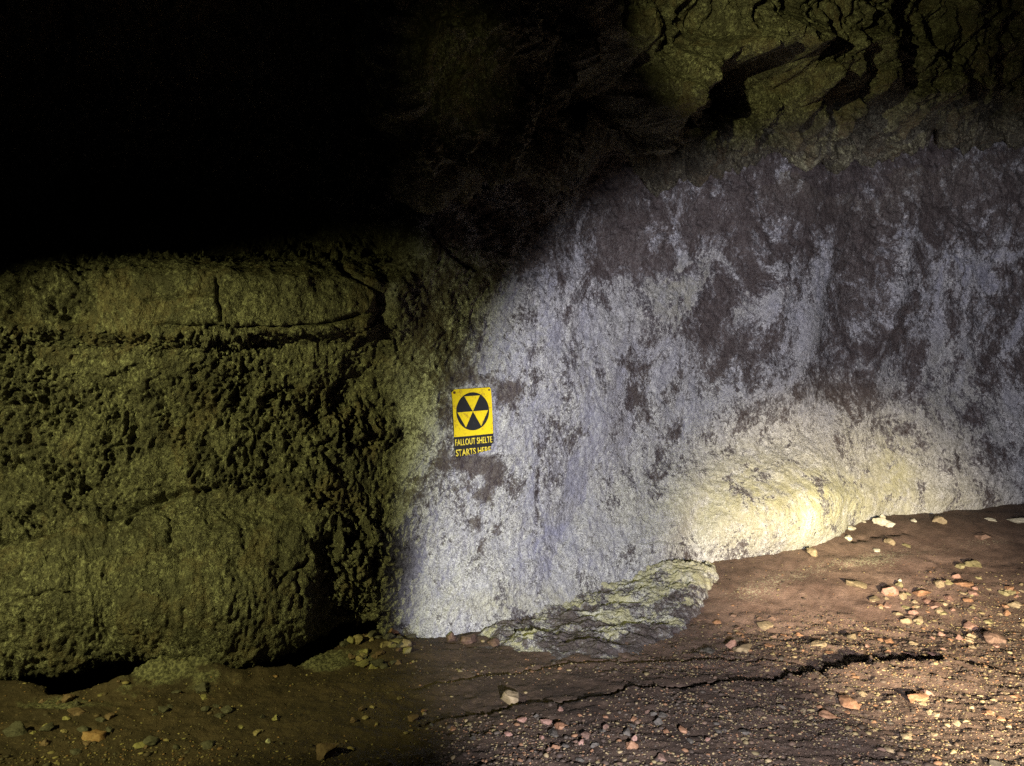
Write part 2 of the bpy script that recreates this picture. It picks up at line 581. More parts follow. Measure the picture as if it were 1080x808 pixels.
# roof: heavy drooping lumps of frozen lava
rl = worley(W, (3.2, 2.2, 2.2), 77)
rl2 = worley(W, (8, 5, 4), 79)
WR = B + 0.10 * np.stack([noise(B, 5, 41), noise(B, 5, 42), noise(B, 5, 43)], -1)
D += roof * (0.20 * fbm(WR, (2.6, 2.2, 2.2), 2, 0.5, 321) + 0.16 * (0.5 - worley(WR, (5, 4, 4), 81)) + 0.07 * (0.5 - worley(WR, (13, 9, 9), 83)) + 0.06 * ridged(WR, (5, 4, 4), 4, 0.55, 323) + 0.02 * med + 0.012 * fin + 0.09 * ridged(WR, (6, 6, 1.2), 3, 0.5, 325) + 0.05 * fbm(WR, (14, 14, 3), 3, 0.6, 327))
# roof rim hangs in drips over the wall on the right
rim = np.exp(-((rowi - (CUM[13] + 6)) / 13.0) ** 2) * sstep(560, 660, cu) 
drip = np.maximum(0, fbm(B, (9, 3, 0.5), 3, 0.6, 91) + 0.15)
D += rim * (0.22 * drip)
# niche under the roof ledge and other pockets
D -= 0.45 * blob(775, 95, 40, 26, cu, cv, -18) * sstep(CUM[12], CUM[13], rowi)
dl, sl, fl = polydist(wiggle([(690, 128), (684, 108), (700, 82), (740, 60), (800, 42), (826, 60), (836, 120)], 4, 5, 9), cu, cv)
D += 0.26 * np.exp(-(dl / 17) ** 2) * roof
dl, sl, fl = polydist([(722, 90), (720, 115), (718, 132)], cu, cv)
D += 0.14 * np.exp(-(dl / 7) ** 2) * roof
D += 0.20 * blob(900, 60, 50, 50, cu, cv) * roof
D += roof * (0.012 * knob + 0.10 * pits + 0.10 * np.minimum(0, fbm(B, (2.5, 2, 2), 3, 0.6, 315)))
D -= 0.35 * blob(645, 120, 26, 40, cu, cv) * roof
# black notches between the hanging drips and the pale wall
for (hx, hy, rx, ry, dd) in [(838, 128, 5, 9, .30), (893, 134, 8, 7, .30), (921, 122, 6, 7, .28), (968, 128, 8, 4, .2), (985, 146, 3, 9, .2), (720, 128, 5, 12, .25), (712, 150, 5, 6, .15), (1018, 150, 3, 8, .2), (860, 112, 5, 8, .2)]:
    D -= dd * blob(hx, hy, rx, ry, cu, cv) * sstep(560, 640, cu)
# hollows of the left wall
for (hx, hy, rx, ry, a, dd) in [(75, 332, 24, 12, 8, .10), (20, 325, 12, 22, 0, .10), (360, 415, 34, 20, -25, .07), (200, 440, 60, 16, 10, .05),
                                (60, 430, 40, 20, -5, .05), (275, 500, 26, 12, -40, .07), (405, 335, 10, 40, 8, .09), (40, 505, 50, 14, 10, .06),
                                (345, 575, 14, 12, 0, .09), (300, 365, 80, 9, 0, .05), (130, 545, 22, 10, -20, .06), (430, 470, 12, 30, 10, .05)]:
    D -= dd * 0.9 * blob(hx, hy, rx, ry, cu, cv, a) * left
# humps of the left wall
for (hx, hy, rx, ry, a, dd) in [(110, 485, 60, 22, 10, .06), (210, 505, 50, 18, 15, .07), (330, 530, 30, 30, 0, .05), (150, 390, 70, 24, 0, .05),
                                (300, 420, 36, 30, 0, .05), (250, 610, 70, 50, 10, .05), (90, 620, 90, 40, 10, .04)]:
    D += dd * blob(hx, hy, rx, ry, cu, cv, a) * left
# convex foot under the bright patch, dent between the folds of the pale wall
D += 0.10 * blob(820, 540, 80, 36, cu, cv, -12) * rightw
D -= 0.07 * blob(735, 555, 14, 34, cu, cv, 25) * rightw
D += 0.05 * blob(520, 620, 50, 40, cu, cv) * rightw
D += 0.03 * blob(985, 522, 120, 9, cu, cv) * rightw
for (hx, hy, rx, ry, a, dd) in [(600, 560, 14, 70, 25, .05), (660, 470, 20, 90, 15, .04), (900, 300, 30, 90, 12, .06), (960, 380, 24, 90, 18, .05),
                                (820, 310, 16, 60, 12, -.05), (868, 300, 14, 80, 14, -.05), (950, 290, 12, 60, 10, -.05), (760, 340, 40, 60, 0, .04), (690, 330, 40, 20, -20, -.05), (500, 530, 20, 60, 0, .025)]:
    D -= dd * blob(hx, hy, rx, ry, cu, cv, a) * rightw


WALL_CRACKS = [
    ([(160, 342), (205, 345), (240, 344), (290, 347), (335, 344), (365, 336), (400, 326)], 2.6, 0.05),
    ([(229, 292), (230, 318), (236, 342)], 1.8, 0.035),
    ([(333, 257), (352, 270), (372, 286), (388, 296), (400, 306), (408, 320)], 2.6, 0.06),
    ([(150, 318), (190, 314), (232, 310)], 1.5, 0.02),
    ([(450, 235), (465, 255), (488, 276), (505, 286)], 2.4, 0.05),
    ([(-60, 583), (0, 575), (40, 566), (90, 556), (132, 543), (165, 530), (200, 520), (245, 513)], 3.6, 0.07),
    ([(180, 575), (182, 560), (178, 548)], 1.6, 0.03),
    ([(292, 622), (300, 608), (322, 594), (326, 582)], 1.7, 0.03),
    ([(135, 560), (148, 545), (180, 535)], 2.2, 0.04),
    ([(672, 572), (700, 570), (725, 575), (745, 588)], 1.6, 0.02),
    ([(20, 632), (60, 622), (100, 628)], 1.5, 0.02),
    ([(316, 640), (314, 620), (312, 600)], 1.4, 0.02),
]
for k, (pts, wd, dep) in enumerate(WALL_CRACKS):
    d, s, f = polydist(wiggle(pts, 5, 1.5, k), cu, cv)
    msk = (rowi > CUM[3]) & (rowi < CUM[13])
    D -= dep * np.exp(-(d / wd) ** 2) * np.sqrt(np.clip(np.minimum(f, 1 - f) * 8, 0, 1)) * msk

P = B + Nn * D[..., None]
# flatten the patch of wall that carries the plate
sx, sy = (498 - 540) / F * 4.28, H - (445 - 404) / F * 4.28

# ---- colour attributes of the wall (mineral coat, blue tinge, yellowish crust) - stains with a shape of their own, beam falloff painted in at the top
mineral = 0.42 + 0.26 * sstep(360, 500, cv) - 0.34 * (1 - sstep(190, 330, cv))  # thinner coat higher up, also paints the torch beam's falloff towards the top
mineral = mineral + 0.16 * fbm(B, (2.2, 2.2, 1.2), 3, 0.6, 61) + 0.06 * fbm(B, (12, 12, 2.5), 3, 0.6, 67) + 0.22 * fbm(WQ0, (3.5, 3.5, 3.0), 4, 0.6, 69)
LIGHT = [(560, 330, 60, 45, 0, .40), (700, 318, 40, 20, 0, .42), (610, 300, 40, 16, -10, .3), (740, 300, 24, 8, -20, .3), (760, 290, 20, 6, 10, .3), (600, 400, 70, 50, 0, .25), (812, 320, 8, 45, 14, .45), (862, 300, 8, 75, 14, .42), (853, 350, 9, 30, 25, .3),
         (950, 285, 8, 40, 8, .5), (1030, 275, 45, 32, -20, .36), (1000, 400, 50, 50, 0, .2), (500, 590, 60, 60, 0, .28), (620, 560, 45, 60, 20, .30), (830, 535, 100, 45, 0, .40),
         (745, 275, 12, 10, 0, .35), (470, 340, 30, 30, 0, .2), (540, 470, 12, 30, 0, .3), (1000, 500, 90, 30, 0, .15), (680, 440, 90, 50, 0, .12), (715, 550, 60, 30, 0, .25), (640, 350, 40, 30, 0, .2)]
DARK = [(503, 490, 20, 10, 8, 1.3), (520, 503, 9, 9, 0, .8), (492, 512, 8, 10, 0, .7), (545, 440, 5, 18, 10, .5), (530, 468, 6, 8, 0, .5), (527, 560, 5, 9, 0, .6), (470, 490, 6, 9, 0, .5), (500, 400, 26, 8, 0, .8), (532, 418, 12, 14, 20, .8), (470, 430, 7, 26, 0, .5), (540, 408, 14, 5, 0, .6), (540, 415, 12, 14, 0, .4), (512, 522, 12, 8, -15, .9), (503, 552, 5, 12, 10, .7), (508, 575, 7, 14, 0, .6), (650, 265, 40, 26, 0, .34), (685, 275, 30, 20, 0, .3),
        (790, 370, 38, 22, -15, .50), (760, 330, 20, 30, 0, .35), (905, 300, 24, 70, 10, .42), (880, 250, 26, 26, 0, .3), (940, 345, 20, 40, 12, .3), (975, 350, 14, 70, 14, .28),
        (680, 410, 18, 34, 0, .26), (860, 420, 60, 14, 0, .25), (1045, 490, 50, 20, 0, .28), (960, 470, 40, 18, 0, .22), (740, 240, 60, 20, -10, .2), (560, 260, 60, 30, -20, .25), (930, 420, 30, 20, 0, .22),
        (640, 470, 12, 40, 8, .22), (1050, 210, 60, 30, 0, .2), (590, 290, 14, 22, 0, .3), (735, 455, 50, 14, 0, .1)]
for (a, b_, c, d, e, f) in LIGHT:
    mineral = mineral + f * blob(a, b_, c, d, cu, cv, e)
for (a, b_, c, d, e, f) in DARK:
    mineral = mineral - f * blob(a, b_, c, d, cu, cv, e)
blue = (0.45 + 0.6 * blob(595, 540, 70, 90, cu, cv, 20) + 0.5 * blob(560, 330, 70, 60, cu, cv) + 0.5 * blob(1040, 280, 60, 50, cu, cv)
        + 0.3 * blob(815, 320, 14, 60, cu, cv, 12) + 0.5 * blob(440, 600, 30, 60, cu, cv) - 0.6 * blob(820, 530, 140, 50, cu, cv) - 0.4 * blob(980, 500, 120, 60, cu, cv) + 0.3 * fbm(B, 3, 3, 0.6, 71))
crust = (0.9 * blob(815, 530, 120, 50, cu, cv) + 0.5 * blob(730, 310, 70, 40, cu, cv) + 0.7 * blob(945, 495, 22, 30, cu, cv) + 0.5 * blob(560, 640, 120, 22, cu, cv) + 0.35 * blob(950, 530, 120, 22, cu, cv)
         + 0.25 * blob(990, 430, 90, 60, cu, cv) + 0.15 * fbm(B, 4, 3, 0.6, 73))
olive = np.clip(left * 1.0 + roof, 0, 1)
attrs = dict(mineral=mineral, blue=np.clip(blue, 0, 1), crust=np.clip(crust, 0, 1), olive=olive)
cut = int(CUM[13] + 4)
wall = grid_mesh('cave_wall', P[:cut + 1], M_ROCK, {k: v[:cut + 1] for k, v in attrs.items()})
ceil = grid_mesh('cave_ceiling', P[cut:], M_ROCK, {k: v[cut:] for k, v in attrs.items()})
for o in (wall, ceil):
    o['kind'] = 'structure'
wall['label'] = 'rough lava cave wall, olive on the left, white mineral stains on the right'
ceil['label'] = 'dark drooping lava ceiling of the cave'


def wall_at(px, py, mask=slice(None)):
    """displaced wall point nearest to a photo pixel"""
    sub = slice(int(CUM[3]), cut)
    pu = 540 + F * P[sub, :, 0] / P[sub, :, 1]
    pv = 404 - F * (P[sub, :, 2] - H) / P[sub, :, 1]
    k = np.argmin((pu - px) ** 2 + (pv - py) ** 2)
    return P[sub].reshape(-1, 3)[k], Nn[sub].reshape(-1, 3)[k]


# ------------------------------------------------------------------ cave floor
FLOOR_CRACK = [(440, 766), (458, 762), (497, 752), (555, 743), (600, 741), (629, 739), (668, 730), (714, 729), (769, 721), (800, 717), (835, 716), (865, 711), (885, 707),
               (906, 705), (912, 698), (930, 700), (955, 703), (985, 702), (992, 698), (1010, 700), (1040, 706), (1075, 715), (1130, 722)]
FINE_CRACKS = [[(540, 712), (600, 703), (660, 699), (720, 697), (760, 694), (800, 696), (850, 700)], [(390, 728), (450, 722), (540, 712)],
               [(885, 574), (930, 566), (960, 562)]]


def ground_xy(px, py):
    """where the sight line meets the floor"""
    Y = 3.5
    for _ in range(30):
        z = float(zbase(np.array([(px - 540) / F * Y]), np.array([Y]))[0])
        Y = 0.5 * Y + 0.5 * (H - z) * F / max(py - 404, 40)
    return ((px - 540) / F * Y, Y)


def zbase(x, y):
    return 0.17 * np.maximum(0, y - 4.15) * sstep(4.0, 4.9, y) * (1 - 0.5 * sstep(6.2, 7.6, y)) + 0.07 * sstep(5.3, 6.0, y) + 0.02 * np.sin(x * 1.3 + 0.5) * sstep(2, 3, y)


CR_W = [ground_xy(*p) for p in wiggle(FLOOR_CRACK, 4, 1.4, 3)]
FC_W = [[ground_xy(*p) for p in wiggle(c, 4, 1.3, 4 + k)] for k, c in enumerate(FINE_CRACKS)]
RIM_W = [ground_xy(*p) for p in [(-300, 738), (-60, 733), (0, 728), (86, 733), (140, 722), (185, 712), (241, 714), (311, 705), (373, 686), (392, 672)]]


def zfloor(x, y):
    Q = np.stack([x, y, 0 * x], -1)
    z = zbase(x, y)
    z = z + 0.035 * fbm(Q, 1.1, 3, 0.5, 101) + 0.020 * fbm(Q, (5, 8, 1), 5, 0.62, 103) + 0.010 * fbm(Q, (22, 34, 1), 3, 0.65, 105)
    rub = sstep(0.2, -0.2, x) * 0 + 1
    z = z + 0.006 * np.maximum(0, 0.5 - worley(Q, (28, 28, 1), 107)) * rub
    # layered ripples of flow running across
    z = z + 0.005 * ridged(Q + 0.06 * noise(Q, 3, 5)[..., None], (0.8, 7, 1), 2, 0.5, 109) * sstep(2.2, 3.0, y)
    # main fissure: the near slab stands a little proud
    d, s, f = polydist(CR_W, x, y)
    wv = (0.38 + 1.05 * sstep(0.33, 0.6, f) * (1 - 0.72 * sstep(0.74, 0.90, f))) * np.clip(f * 10, 0, 1) * np.clip((1 - f) * 14, 0, 1)
    near = (s < 0)
    z = z + np.where(near, (0.027 + 0.03 * fbm(Q, (12, 12, 1), 3, 0.6, 119)) * wv * np.exp(-(d / 0.20) ** 2), -0.012 * wv * np.exp(-(d / 0.12) ** 2))
    jag = 0.5 + 0.8 * np.abs(fbm(Q, (16, 16, 1), 3, 0.6, 115)) * 2
    z = z - 0.22 * np.minimum(wv * 1.6, 1) * (1 - sstep(0.6, 1.15, d / (0.008 + 0.022 * wv * jag)))
    for c in FC_W:
        d, s, f = polydist(c, x, y)
        tap = np.sqrt(np.clip(np.minimum(f, 1 - f) * 6, 0, 1))
        z = z - 0.035 * tap * np.exp(-(d / 0.012) ** 2) + np.where(s < 0, 0.007 * tap * np.exp(-(d / 0.12) ** 2), 0)
    # trench under the overhanging left bench
    yr = np.interp(x, [p[0] for p in RIM_W], [p[1] for p in RIM_W])
    e = (y - yr + 0.06 * fbm(Q, (6, 6, 1), 3, 0.6, 111)) 
    tr = sstep(0.0, 0.16, e) * (1 - sstep(-0.72, -0.60, x))
    z = z - 0.42 * tr
    z = z + 0.05 * np.exp(-(e / 0.10) ** 2) * (1 - sstep(-0.9, -0.6, x)) * (0.6 + fbm(Q, (4, 4, 1), 3, 0.6, 113))
    # mound in the middle of the trench and drift against the wall
    mx, my = ground_xy(188, 716)
    z = z + (0.10 + 0.07 * fbm(Q, (9, 9, 1), 4, 0.6, 117)) * np.exp(-(((x - mx) / 0.24) ** 2 + ((y - my - 0.02) / 0.13) ** 2))
    hx, hy = ground_xy(395, 686)
    z = z + 0.05 * np.exp(-(((x - hx) / 0.25) ** 2 + ((y - hy) / 0.14) ** 2))
    return z


fu = np.arange(-330, 1420, 1.7)
fv = np.concatenate([np.linspace(522, 660, 110), np.arange(661, 830, 1.15), np.linspace(832, 1500, 60), [2200, 4000, 9000]])
Yf = H * F / (fv - 404)
Yf = np.where(Yf > 1e-3, Yf, 0)
FX = (fu[None, :] - 540) / F * np.maximum(Yf, 2.2)[:, None]
FY = Yf[:, None] + 0 * FX
FZ = zfloor(FX, FY)
fP = np.stack([FX, FY, FZ], -1)
fcu = 540 + F * FX / FY
fcv = 404 + F * (H - zbase(FX, FY)) / FY
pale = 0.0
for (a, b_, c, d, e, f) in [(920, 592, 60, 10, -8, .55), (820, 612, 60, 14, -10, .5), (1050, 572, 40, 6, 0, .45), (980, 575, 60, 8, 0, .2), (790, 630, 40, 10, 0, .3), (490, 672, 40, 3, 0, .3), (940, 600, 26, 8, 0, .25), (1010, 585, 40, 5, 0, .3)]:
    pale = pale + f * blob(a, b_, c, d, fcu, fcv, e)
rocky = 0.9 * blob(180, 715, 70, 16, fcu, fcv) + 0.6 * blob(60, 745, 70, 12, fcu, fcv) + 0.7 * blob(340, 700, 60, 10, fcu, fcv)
red = np.clip(blob(880, 620, 190, 50, fcu, fcv, -8) * 1.2 + 0.5 * blob(970, 700, 160, 80, fcu, fcv) + 0.5 * blob(650, 690, 120, 20, fcu, fcv), 0, 1)  # reddish earth, brightened where the warm beam falls: light painted into the colour
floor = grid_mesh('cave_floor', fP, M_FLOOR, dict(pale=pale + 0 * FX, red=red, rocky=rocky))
floor['kind'] = 'structure'
floor['label'] = 'uneven brown earth and rock floor of the cave with a black fissure'

# ------------------------------------------------------------------ crusty rock shelf at the foot of the pale wall
SH = [ground_xy(*p) for p in [(470, 652), (500, 672), (540, 690), (585, 693), (625, 692), (668, 684), (700, 668), (728, 650), (745, 640), (752, 622), (765, 608), (758, 602), (740, 602), (690, 600), (610, 614), (520, 640)]]


def shelf():
    xs = np.linspace(-0.75, 1.75, 520)
    ys = np.linspace(3.75, 5.75, 420)
    X, Y = np.meshgrid(xs, ys)
    Q = np.stack([X, Y, 0 * X], -1)
    Xw = X + 0.13 * fbm(Q, (5, 5, 1), 4, 0.65, 201)
    Yw = Y + 0.13 * fbm(Q, (5, 5, 1), 4, 0.65, 203)
    d, s, f = polydist(SH + [SH[0]], Xw, Yw)
    ins = inside(SH, Xw, Yw)
    sd = np.where(ins, d, -d)
    back = sstep(3.9, 5.2, Y + 0.0 * X)
    h = 0.015 + 0.055 * sstep(0.5, 1.4, X) + 0.02 * back
    prof = np.clip(sd / (0.34 - 0.16 * sstep(0.5, 1.2, X)), -1, 1)
    prof = np.where(prof > 0, np.sqrt(1 - (1 - np.clip(prof, 0, 1)) ** 2), prof * 1.2)
    z = zbase(X, Y) + 0.03 * fbm(Q, 1.1, 3, 0.5, 101) + h * prof
    z = z + sstep(-0.05, 0.1, sd) * (0.045 * fbm(Q, (5, 7, 1), 4, 0.6, 205) + 0.034 * ridged(Q + 0.05 * noise(Q, 6, 8)[..., None], (8, 14, 1), 3, 0.6, 207) + 0.012 * fbm(Q, (40, 60, 1), 3, 0.6, 209))
    G = np.stack([X, Y, z], -1)
    c_u = 540 + F * X / Y
    c_v = 404 + F * (H - z) / Y
    mn = 0.30 + 0.22 * back + 1.0 * fbm(Q, (5, 8, 1), 4, 0.65, 211) + 0.55 * blob(730, 592, 55, 36, c_u, c_v) + 0.25 * blob(560, 640, 60, 16, c_u, c_v) - 0.30 * blob(610, 655, 50, 20, c_u, c_v, 20) + 0.3 * blob(600, 688, 40, 6, c_u, c_v)
    o = grid_mesh('rock_shelf', G, M_ROCK, dict(mineral=mn, blue=0 * X, crust=0.95 + 0 * X, olive=0 * X))
    me = o.data
    bm = bmesh.new()
    bm.from_mesh(me)
    sdf = sd.reshape(-1)
    bm.verts.ensure_lookup_table()
    dead = [v for v in bm.verts if sdf[v.index] < -0.10]
    bmesh.ops.delete(bm, geom=dead, context='VERTS')
    bm.to_mesh(me)
    bm.free()
    o['label'] = 'low crusty rock shelf with cream flecks at the foot of the pale wall'
    o['category'] = 'rock shelf'
    return o


shelf()

# ------------------------------------------------------------------ stones
ICO = {}


def stone_mesh(shape, colour):
    key = (shape, colour)
    if key in ICO:
        return ICO[key]
    bm = bmesh.new()
    bmesh.ops.create_icosphere(bm, subdivisions=4, radius=0.5)
    v = np.array([q.co[:] for q in bm.verts])
    r = np.random.default_rng(shape + 100)
    # chip the ball with random planes: a broken, faceted stone
    for k in range(13):
        n = r.normal(size=3)
        n /= np.linalg.norm(n)
        dd = r.uniform(0.20, 0.40)
        e = v @ n - dd
        v = v - np.maximum(e, 0)[:, None] * n * 0.97
    nn = v / (np.linalg.norm(v, axis=1, keepdims=True) + 1e-9)
    v = v + nn * (0.075 * fbm(v + shape * 3.1, 5, 4, 0.65, shape) + 0.02 * fbm(v, 15, 2, 0.6, shape + 3))[:, None]
    v *= np.array([1.0, r.uniform(.75, 1.0), r.uniform(.6, .85)])
    v /= (v[:, 0].max() - v[:, 0].min())
    v[:, 2] -= v[:, 2].min()
    for q, c in zip(bm.verts, v):
        q.co = c
    for f in bm.faces:
        f.smooth = True
    me = bpy.data.meshes.new('stone')
    bm.to_mesh(me)
    bm.free()
    me.materials.append(MS[colour])
    ICO[key] = me
    return me


def stone(px, py, wpx, colour, label, flat=1.0, group=None, sink=0.34, shape=None, name='stone', cat='stone'):
    x, y = ground_xy(px, py)
    z = float(zfloor(np.array([x]), np.array([y]))[0])
    s = wpx / F * y
    me = stone_mesh(shape if shape is not None else random.randrange(8), colour)
    o = bpy.data.objects.new(name, me)
    COL.objects.link(o)
    o.scale = (s, s * random.uniform(.8, 1.1), s * flat)
    o.rotation_euler = (random.uniform(-.2, .2), random.uniform(-.2, .2), random.uniform(0, 6.28))
    o.location = (x, y, z - sink * s * flat)
    o['label'] = label
    o['category'] = cat
    if group:
        o['group'] = group
    return o


BIG = [
    (857, 588, 11, 'tan', 'single tan stone at the foot of the brightest yellow-lit patch of wall', 1.2),
    (989, 551, 17, 'tan', 'blocky pale tan stone standing alone by the wall foot at upper right of the floor', 1.0),
    (927, 553, 17, 'white', 'largest cream-white rock lump by the wall foot, with smaller crumbs beside it', .8),
    (938, 556, 9, 'white', 'small white crumb touching the right side of the largest cream lump', .8),
    (930, 546, 7, 'white', 'small white crumb lying behind the largest cream lump', .8),
    (898, 558, 15, 'white', 'flat white stone just right of the brightest patch at the wall foot', .6),
    (911, 551, 8, 'white', 'tiny white stone between the flat white stone and the largest cream lump', .6),
    (884, 557, 7, 'white', 'tiny white stone at the left end of the row of white crumbs', .8),
    (895, 570, 9, 'white', 'small rounded white stone in front of the flat white one', .9),
    (964, 551, 7, 'white', 'tiny white stone between the cream lump and the blocky tan stone', .7),
    (924, 583, 9, 'white', 'small flat white stone on smooth reddish earth', .5),
    (938, 576, 9, 'tan', 'small tan stone with a dark side on smooth reddish earth', .9),
    (957, 577, 10, 'olive', 'small flat olive-cream stone right of the small tan one', .5),
    (1036, 566, 19, 'brown', 'rounded reddish brown stone near the right edge below the pale wall', .7),
    (1076, 549, 20, 'white', 'long flat cream stone cut by the right edge of the picture', .35),
    (1046, 547, 12, 'white', 'low pale stone half under the wall at far right', .5),
    (1027, 598, 18, 'olive', 'blocky olive stone above the gravel at right', .95),
    (1014, 600, 9, 'olive', 'small olive stone at the left of the blocky olive stone', .8),
    (937, 629, 19, 'pink', 'rounded salmon pink stone with a black shadow above the gravel', .85),
    (951, 631, 11, 'tan', 'yellowish stone leaning on the right of the salmon pink stone', .8),
    (949, 614, 7, 'white', 'tiny whitish stone above the salmon pink stone', .8),
    (900, 620, 20, 'tan', 'flat yellowish stone half sunk in lit earth left of the pink stone', .4),
    (1046, 678, 18, 'brown', 'brown stone with a dark notch above the right end of the fissure', .8),
    (783, 684, 30, 'tan', 'wide tan slab of rock at the left of the lit gravel', .5),
    (773, 681, 12, 'pink', 'pinkish stone against the left end of the wide tan slab', .9),
    (810, 680, 12, 'orange', 'orange stone right of the wide tan slab', .7),
    (747, 686, 16, 'grey', 'grey-olive stone left of the wide tan slab', .5),
    (860, 681, 20, 'tan', 'flat yellow stone in gravel above the middle of the fissure', .35),
    (806, 659, 16, 'tan', 'flat yellow-tan stone above the wide tan slab', .4),
    (842, 668, 11, 'orange', 'small orange stone in lit gravel above the flat yellow stone', .5),
    (870, 755, 24, 'orange', 'large flat orange stone below the black fissure', .4),
    (893, 744, 20, 'orange', 'orange stone just below the widest part of the fissure', .6),
    (908, 735, 11, 'tan', 'small tan stone above right of the orange stone below the fissure', .6),
    (967, 741, 18, 'orange', 'flat orange stone below the right part of the fissure', .5),
    (976, 733, 17, 'pink', 'pinkish stone leaning on the flat orange one below the right part of the fissure', .7),
    (1070, 736, 14, 'orange', 'orange stone near the right edge below the end of the fissure', .5),
    (985, 640, 20, 'pink', 'pink-orange stone at the top of the gravel bank', .5),
    (1018, 620, 20, 'orange', 'orange stone on the gravel bank below the blocky olive stone', .5),
    (972, 628, 18, 'orange', 'orange-brown stone at the upper edge of the gravel bank', .5),
    (540, 738, 22, 'tan', 'lone blocky brown-tan stone at the left end of the fissure', .75),
    (492, 678, 25, 'brown', 'broad brown stone against the foot of the pale wall', .6),
    (476, 677, 10, 'brown', 'narrow upright brown stone left of the broad brown one', 1.0),
    (521, 680, 16, 'brown', 'reddish brown stone right of the broad brown one at the wall foot', .6),
    (416, 674, 14, 'orange', 'rusty red stone at the top of the heap by the wall corner', .7),
    (434, 676, 21, 'grey', 'flat grey stone beside the rusty red stone by the wall corner', .6),
    (437, 757, 12, 'brown', 'small flat brown stone left of the end of the fissure', .4),
    (447, 747, 6, 'orange', 'tiny orange stone above the small flat brown one', .7),
    (478, 770, 9, 'orange', 'small orange stone in dark gravel at lower centre-left', .8),
    (575, 764, 12, 'pink', 'pinkish elongated stone in dark gravel below the fissure', .7),
    (591, 769, 11, 'orange', 'orange-pink stone right of the pinkish elongated stone', .8),
    (591, 753, 8, 'pink', 'small pink stone between fissure and pinkish elongated stone', .8),
    (665, 788, 15, 'orange', 'orange stone in the dark gravel at bottom centre', .7),
    (697, 800, 14, 'brown', 'brown stone at the bottom edge, centre', .7),
    (694, 764, 11, 'grey', 'grey upright stone in the dark gravel at bottom centre', 1.0),
    (629, 788, 12, 'grey', 'grey stone left of the orange stone at bottom centre', .8),
    (565, 758, 8, 'grey', 'small grey stone left of the pinkish elongated stone', .8),
    (102, 776, 26, 'orange', 'rusty orange rock on the dim floor at lower left', .9),
    (92, 782, 11, 'brown', 'small brown stone against the left of the rusty orange rock', .9),
    (116, 770, 12, 'grey', 'dark stone just right of the rusty orange rock', .9),
    (67, 773, 8, 'tan', 'small tan stone left of the rusty orange rock', .9),
    (16, 776, 30, 'grey', 'dark grey rock at the left edge of the dim floor', .7),
    (50, 770, 14, 'grey', 'grey-olive stone right of the dark rock at the left edge', .6),
    (283, 783, 6, 'white', 'tiny bright whitish pebble on the dim floor at lower left', .9),
    (272, 771, 14, 'tan', 'flat tan stone above the bright whitish pebble', .5),
    (343, 797, 20, 'brown', 'pointed brown stone at the bottom edge left of centre', 1.1),
    (291, 714, 7, 'orange', 'small pale orange pebble at the edge of the black gap', .7),
    (213, 727, 24, 'grey', 'dark lump at the right foot of the mound under the overhang', .5),
    (80, 752, 20, 'brown', 'brown stone on the dim slope below the overhang at left', .6),
    (178, 744, 10, 'grey', 'dark stone below the mound under the overhang', .8),
    (217, 748, 10, 'grey', 'dark angular stone right of the one below the mound', .9),
    (1052, 806, 22, 'grey', 'dark stone with a black hollow at the lower right edge', .6),
]
for b in BIG:
    stone(b[0], b[1], b[2], b[3], b[4], flat=b[5])


def scatter(n, cx, cy, rx, ry, wlo, whi, colours, label, group, flat=(.5, .9), ang=0, seed=0):
    r = random.Random(seed)
    c, s = math.cos(math.radians(ang)), math.sin(math.radians(ang))
    for _ in range(n):
        a, q = r.uniform(0, 6.283), math.sqrt(r.random())
        u, v = math.cos(a) * q * rx, math.sin(a) * q * ry
        wp, kc = r.uniform(wlo, whi), r.choice(colours)
        word = ('larger ' if wp > 0.5 * (wlo + whi) else 'smaller ') + kc
        stone(cx + u * c - v * s, cy + u * s + v * c, wp, kc, 'one of the ' + word + ' stones ' + label, flat=r.uniform(*flat), group=group)


scatter(44, 398, 690, 36, 15, 7, 15, ['olive', 'brown', 'brown', 'tan', 'grey'], 'heaped at the wall corner beside the black gap', 'stones heaped at the wall corner', seed=1)
scatter(64, 1005, 636, 84, 28, 5, 13, ['orange', 'tan', 'olive', 'pink', 'tan'], 'packed on the gravel bank at right', 'stones packed on the gravel bank', (.4, .8), seed=2)
scatter(26, 950, 680, 110, 14, 6, 13, ['orange', 'tan', 'tan', 'pink'], 'in gravel just above the black fissure', 'stones above the fissure', (.4, .7), seed=3)
scatter(30, 960, 755, 130, 36, 6, 12, ['orange', 'tan', 'tan', 'brown'], 'in gravel below the right half of the fissure', 'stones below the right half of the fissure', (.4, .7), seed=4)
scatter(34, 650, 777, 160, 26, 5, 11, ['brown', 'grey', 'grey', 'orange', 'pink'], 'in dark gravel below the left half of the fissure', 'stones below the left half of the fissure', seed=5)
scatter(30, 150, 762, 150, 34, 6, 16, ['brown', 'grey', 'grey', 'olive'], 'strewn over the dim floor at lower left', 'stones on the dim left floor', seed=6)
scatter(14, 790, 660, 60, 20, 5, 10, ['orange', 'tan', 'brown'], 'strewn right of the crusty rock shelf', 'stones right of the rock shelf', (.4, .7), seed=7)
scatter(12, 420, 745, 60, 30, 5, 9, ['brown', 'grey', 'tan'], 'on smooth earth left of the fissure', 'stones left of the fissure', seed=8)


